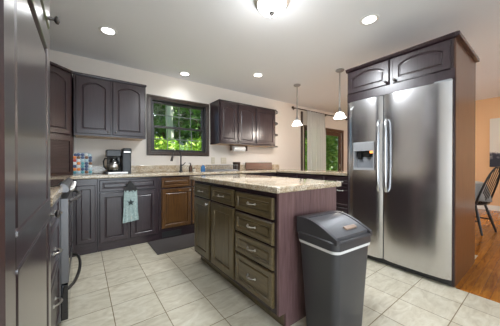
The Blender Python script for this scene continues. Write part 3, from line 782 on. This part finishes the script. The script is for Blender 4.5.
cu.modifiers.new('thick', 'SOLIDIFY').thickness = .0015
tag(cu, 'white sheer curtain hanging from the rod over the patio door', 'curtain')

# ------------------------------------------------------------ dining
tb = thing('dining_table', 'round dining table mostly hidden behind the refrigerator side', 'table', (4.95, 1.14, 0))
MB().lathe([(.50, .715), (.52, .72), (.52, .745), (.50, .75)], n=36).build('tabletop', M['chairw'], tb, True)
MB().lathe([(.05, .06), (.06, .2), (.045, .4), (.07, .6), (.09, .714)], n=20).build('pedestal', M['chairw'], tb, True)
for i in range(4):
    a = i * PI / 2; MB().tube([(.03 * math.cos(a), .03 * math.sin(a), .16), (.2 * math.cos(a), .2 * math.sin(a), .09), (.36 * math.cos(a), .36 * math.sin(a), .022)], .025, 8, [.03, .026, .02]).build('foot', M['chairw'], tb, True)
b = MB(); n = 96; ls = [[(.001 * math.cos(2 * PI * i / n), .001 * math.sin(2 * PI * i / n), .754) for i in range(n)]]
for (r0, z, am) in ((.5, .754, 0), (.528, .748, .002), (.538, .70, .012), (.552, .60, .025), (.566, .48, .038)):
    ls.append([((r0 + am * math.sin(12 * 2 * PI * i / n)) * math.cos(2 * PI * i / n), (r0 + am * math.sin(12 * 2 * PI * i / n)) * math.sin(2 * PI * i / n), z - (.02 * math.sin(4 * 2 * PI * i / n + 1) if z < .5 else 0)) for i in range(n)])
b.loops(ls, False, False); cl = b.build('tablecloth', M['greycloth'], None, True, (4.95, 1.14, 0)); cl.modifiers.new('t', 'SOLIDIFY').thickness = .002
tag(cl, 'grey cloth draped over the dining table, showing past the refrigerator panel', 'tablecloth')
ch = thing('windsor_chair', 'black spindle-back dining chair pulled up to the grey-clothed table', 'chair', (4.90, .78, 0), R(-14))
def sq(hx, hy, z): return [(hx * abs(math.cos(t_)) ** .6 * (1 if math.cos(t_) > 0 else -1), hy * abs(math.sin(t_)) ** .6 * (1 if math.sin(t_) > 0 else -1), z) for t_ in [2 * PI * i / 32 for i in range(32)]]
MB().loops([sq(.19, .19, .425), sq(.215, .21, .435), sq(.215, .21, .45), sq(.18, .17, .452)]).build('seat', M['chairw'], ch, True)
for sx_ in (-1, 1):
    for sy_ in (-1, 1):
        MB().tube([(.13 * sx_, .13 * sy_, .43), (.165 * sx_, .175 * sy_, .25), (.205 * sx_, .235 * sy_, 0.001)], .016, 8, [.015, .021, .012]).build('leg', M['chairw'], ch, True)
MB().tube([(-.175, -.19, .19), (-.175, .19, .19)], .011).build('stretcher', M['chairw'], ch, True); MB().tube([(.175, -.19, .19), (.175, .19, .19)], .011).build('stretcher', M['chairw'], ch, True)
MB().tube([(-.175, 0, .19), (.175, 0, .19)], .011).build('stretcher', M['chairw'], ch, True)
def by(z): return -.16 - (z - .45) * .30
pts = []
for i in range(17):
    a = PI * i / 16; z = .45 + .55 * math.sin(a) ** .6 if 0 < i < 16 else .45; pts.append((-.2 * math.cos(a), by(z), z))
MB().tube(pts, .013, 8).build('back_hoop', M['chairw'], ch, True)
for i in range(5):
    x = -.12 + .06 * i; zt = .45 + .55 * max(0, 1 - (x / .2) ** 2) ** .3
    MB().tube([(x * .8, by(.45), .445), (x, by(zt), zt - .005)], .005, 6).build('spindle', M['chairw'], ch, True)
a = MB().box(-.03, 0, -.65, 0, 0, 1.07, .004).build('wall_canvas', M['canvas'], None, False, (XR - .001, .83, .965))
tag(a, 'pale canvas print with dark blotch on the orange dining wall', 'picture')

# ------------------------------------------------------------ outdoors
def ground():
    b = MB(); b.box(-12, 26, YB + .2, 30, -.5, -.35); o = b.build('ground', M['grass']); struct(o, 'green lawn outside the windows', 'ground')
ground()
def foliage(b, n, c, rad, s0, rnd):
    for _ in range(n):
        while True:
            p_ = Vector((rnd.uniform(-1, 1), rnd.uniform(-1, 1), rnd.uniform(-1, 1)))
            if .25 < p_.length < 1: break
        p_ = Vector((p_.x * rad[0], p_.y * rad[1], p_.z * rad[2])) + Vector(c)
        a_ = Vector((rnd.gauss(0, 1), rnd.gauss(0, 1), rnd.gauss(0, .6))).normalized(); q_ = a_.orthogonal().normalized(); q_.rotate(Matrix.Rotation(rnd.uniform(0, 6.28), 3, a_)); s_ = s0 * rnd.uniform(.6, 1.3)
        u_ = a_ * s_; w_ = q_ * s_ * .42
        vs = [b.bm.verts.new(x_) for x_ in (p_ - u_, p_ + w_, p_ + u_, p_ - w_)]; b.bm.faces.new(vs)
def tree(label, loc, h, cr, nleaf, mat, bark, tr, s0=.11, cz=None):
    rnd = random.Random(int(loc[0] * 100 + loc[1] * 31))
    t = thing('tree', label, 'tree', loc, 0, 'trees beyond the windows')
    pts = [(.04 * math.sin(i * 1.3), .04 * math.cos(i * 1.7), h * i / 7) for i in range(8)]
    b = MB().tube(pts, tr, 10, [tr * (1.15 - .09 * i) for i in range(8)])
    for i in range(5):
        a = rnd.uniform(0, 6.28); z = h * (.45 + .1 * i); b.tube([(0, 0, z), (.4 * math.cos(a), .4 * math.sin(a), z + .35), (cr * .8 * math.cos(a), cr * .8 * math.sin(a), z + .9)], .05, 6, [tr * .5, tr * .3, .015])
    b.build('trunk', bark, t, True)
    b = MB(); foliage(b, nleaf, (0, 0, cz or h * .8), (cr, cr, cr * .9), s0, rnd); b.build('crown', mat, t)
def shrub(label, loc, rad, n, mat, s0=.08):
    rnd = random.Random(int(loc[0] * 77 + loc[1] * 13))
    t = thing('shrub', label, 'shrub', loc, 0, 'shrubs beyond the windows')
    b = MB(); foliage(b, n, (0, 0, rad[2]), rad, s0, rnd); b.build('leaves', mat, t)
    b = MB()
    for i in range(6):
        a = i * 1.05; b.tube([(0, 0, 0), (rad[0] * .5 * math.cos(a), rad[1] * .5 * math.sin(a), rad[2] * 1.2)], .012, 5)
    b.build('stems', M['barkd'], t)
GZ = -.35
tree('pale-barked tree standing behind the window grilles', (2.42, 7.9, GZ), 6.5, 1.5, 900, M['leaf2'], M['bark'], .14, .12, 5.2)
tree('slim dark-trunked tree behind the right half of the window', (4.1, 9.0, GZ), 6, 1.8, 2600, M['leaf2'], M['barkd'], .10, .13, 4.2)
tree('dark leafy tree behind the left edge of the window', (1.6, 9.3, GZ), 6, 1.9, 2600, M['leaf2'], M['barkd'], .12, .13, 4.2)
tree('broad dark tree filling the gap far behind the window', (3.4, 12.0, GZ), 8, 3.2, 5200, M['leaf2'], M['barkd'], .16, .2, 4.3)
tree('broad dark tree far left behind the window', (7.2, 13.5, GZ), 8, 3.2, 4200, M['leaf2'], M['barkd'], .16, .2, 4.3)
shrub('bright green shrub low behind the left of the window', (1.9, 7.0, GZ), (.95, .8, 1.1), 3000, M['leaf1'])
shrub('bright green shrub low behind the right of the window', (3.35, 7.4, GZ), (1.15, .8, 1.15), 3600, M['leaf1'])
shrub('bright green shrub between the pale tree and the lawn', (2.6, 6.9, GZ), (.8, .7, .95), 2400, M['leaf1'])
tree('dark tree outside the glazed dining door', (9.5, 6.8, GZ), 5.5, 1.8, 3600, M['leaf2'], M['barkd'], .12, .12, 3.3)
shrub('green shrub outside the glazed dining door', (8.7, 6.0, GZ), (1.1, .7, 1.0), 3000, M['leaf2'])
shrub('light green shrub outside the curtained patio door', (6.9, 5.9, GZ), (.9, .7, 1.2), 2200, M['leaf1'])
tree('tall dark tree far outside the dining doors', (13.0, 9.5, GZ), 8, 3.2, 4500, M['leaf2'], M['barkd'], .16, .2, 4.0)
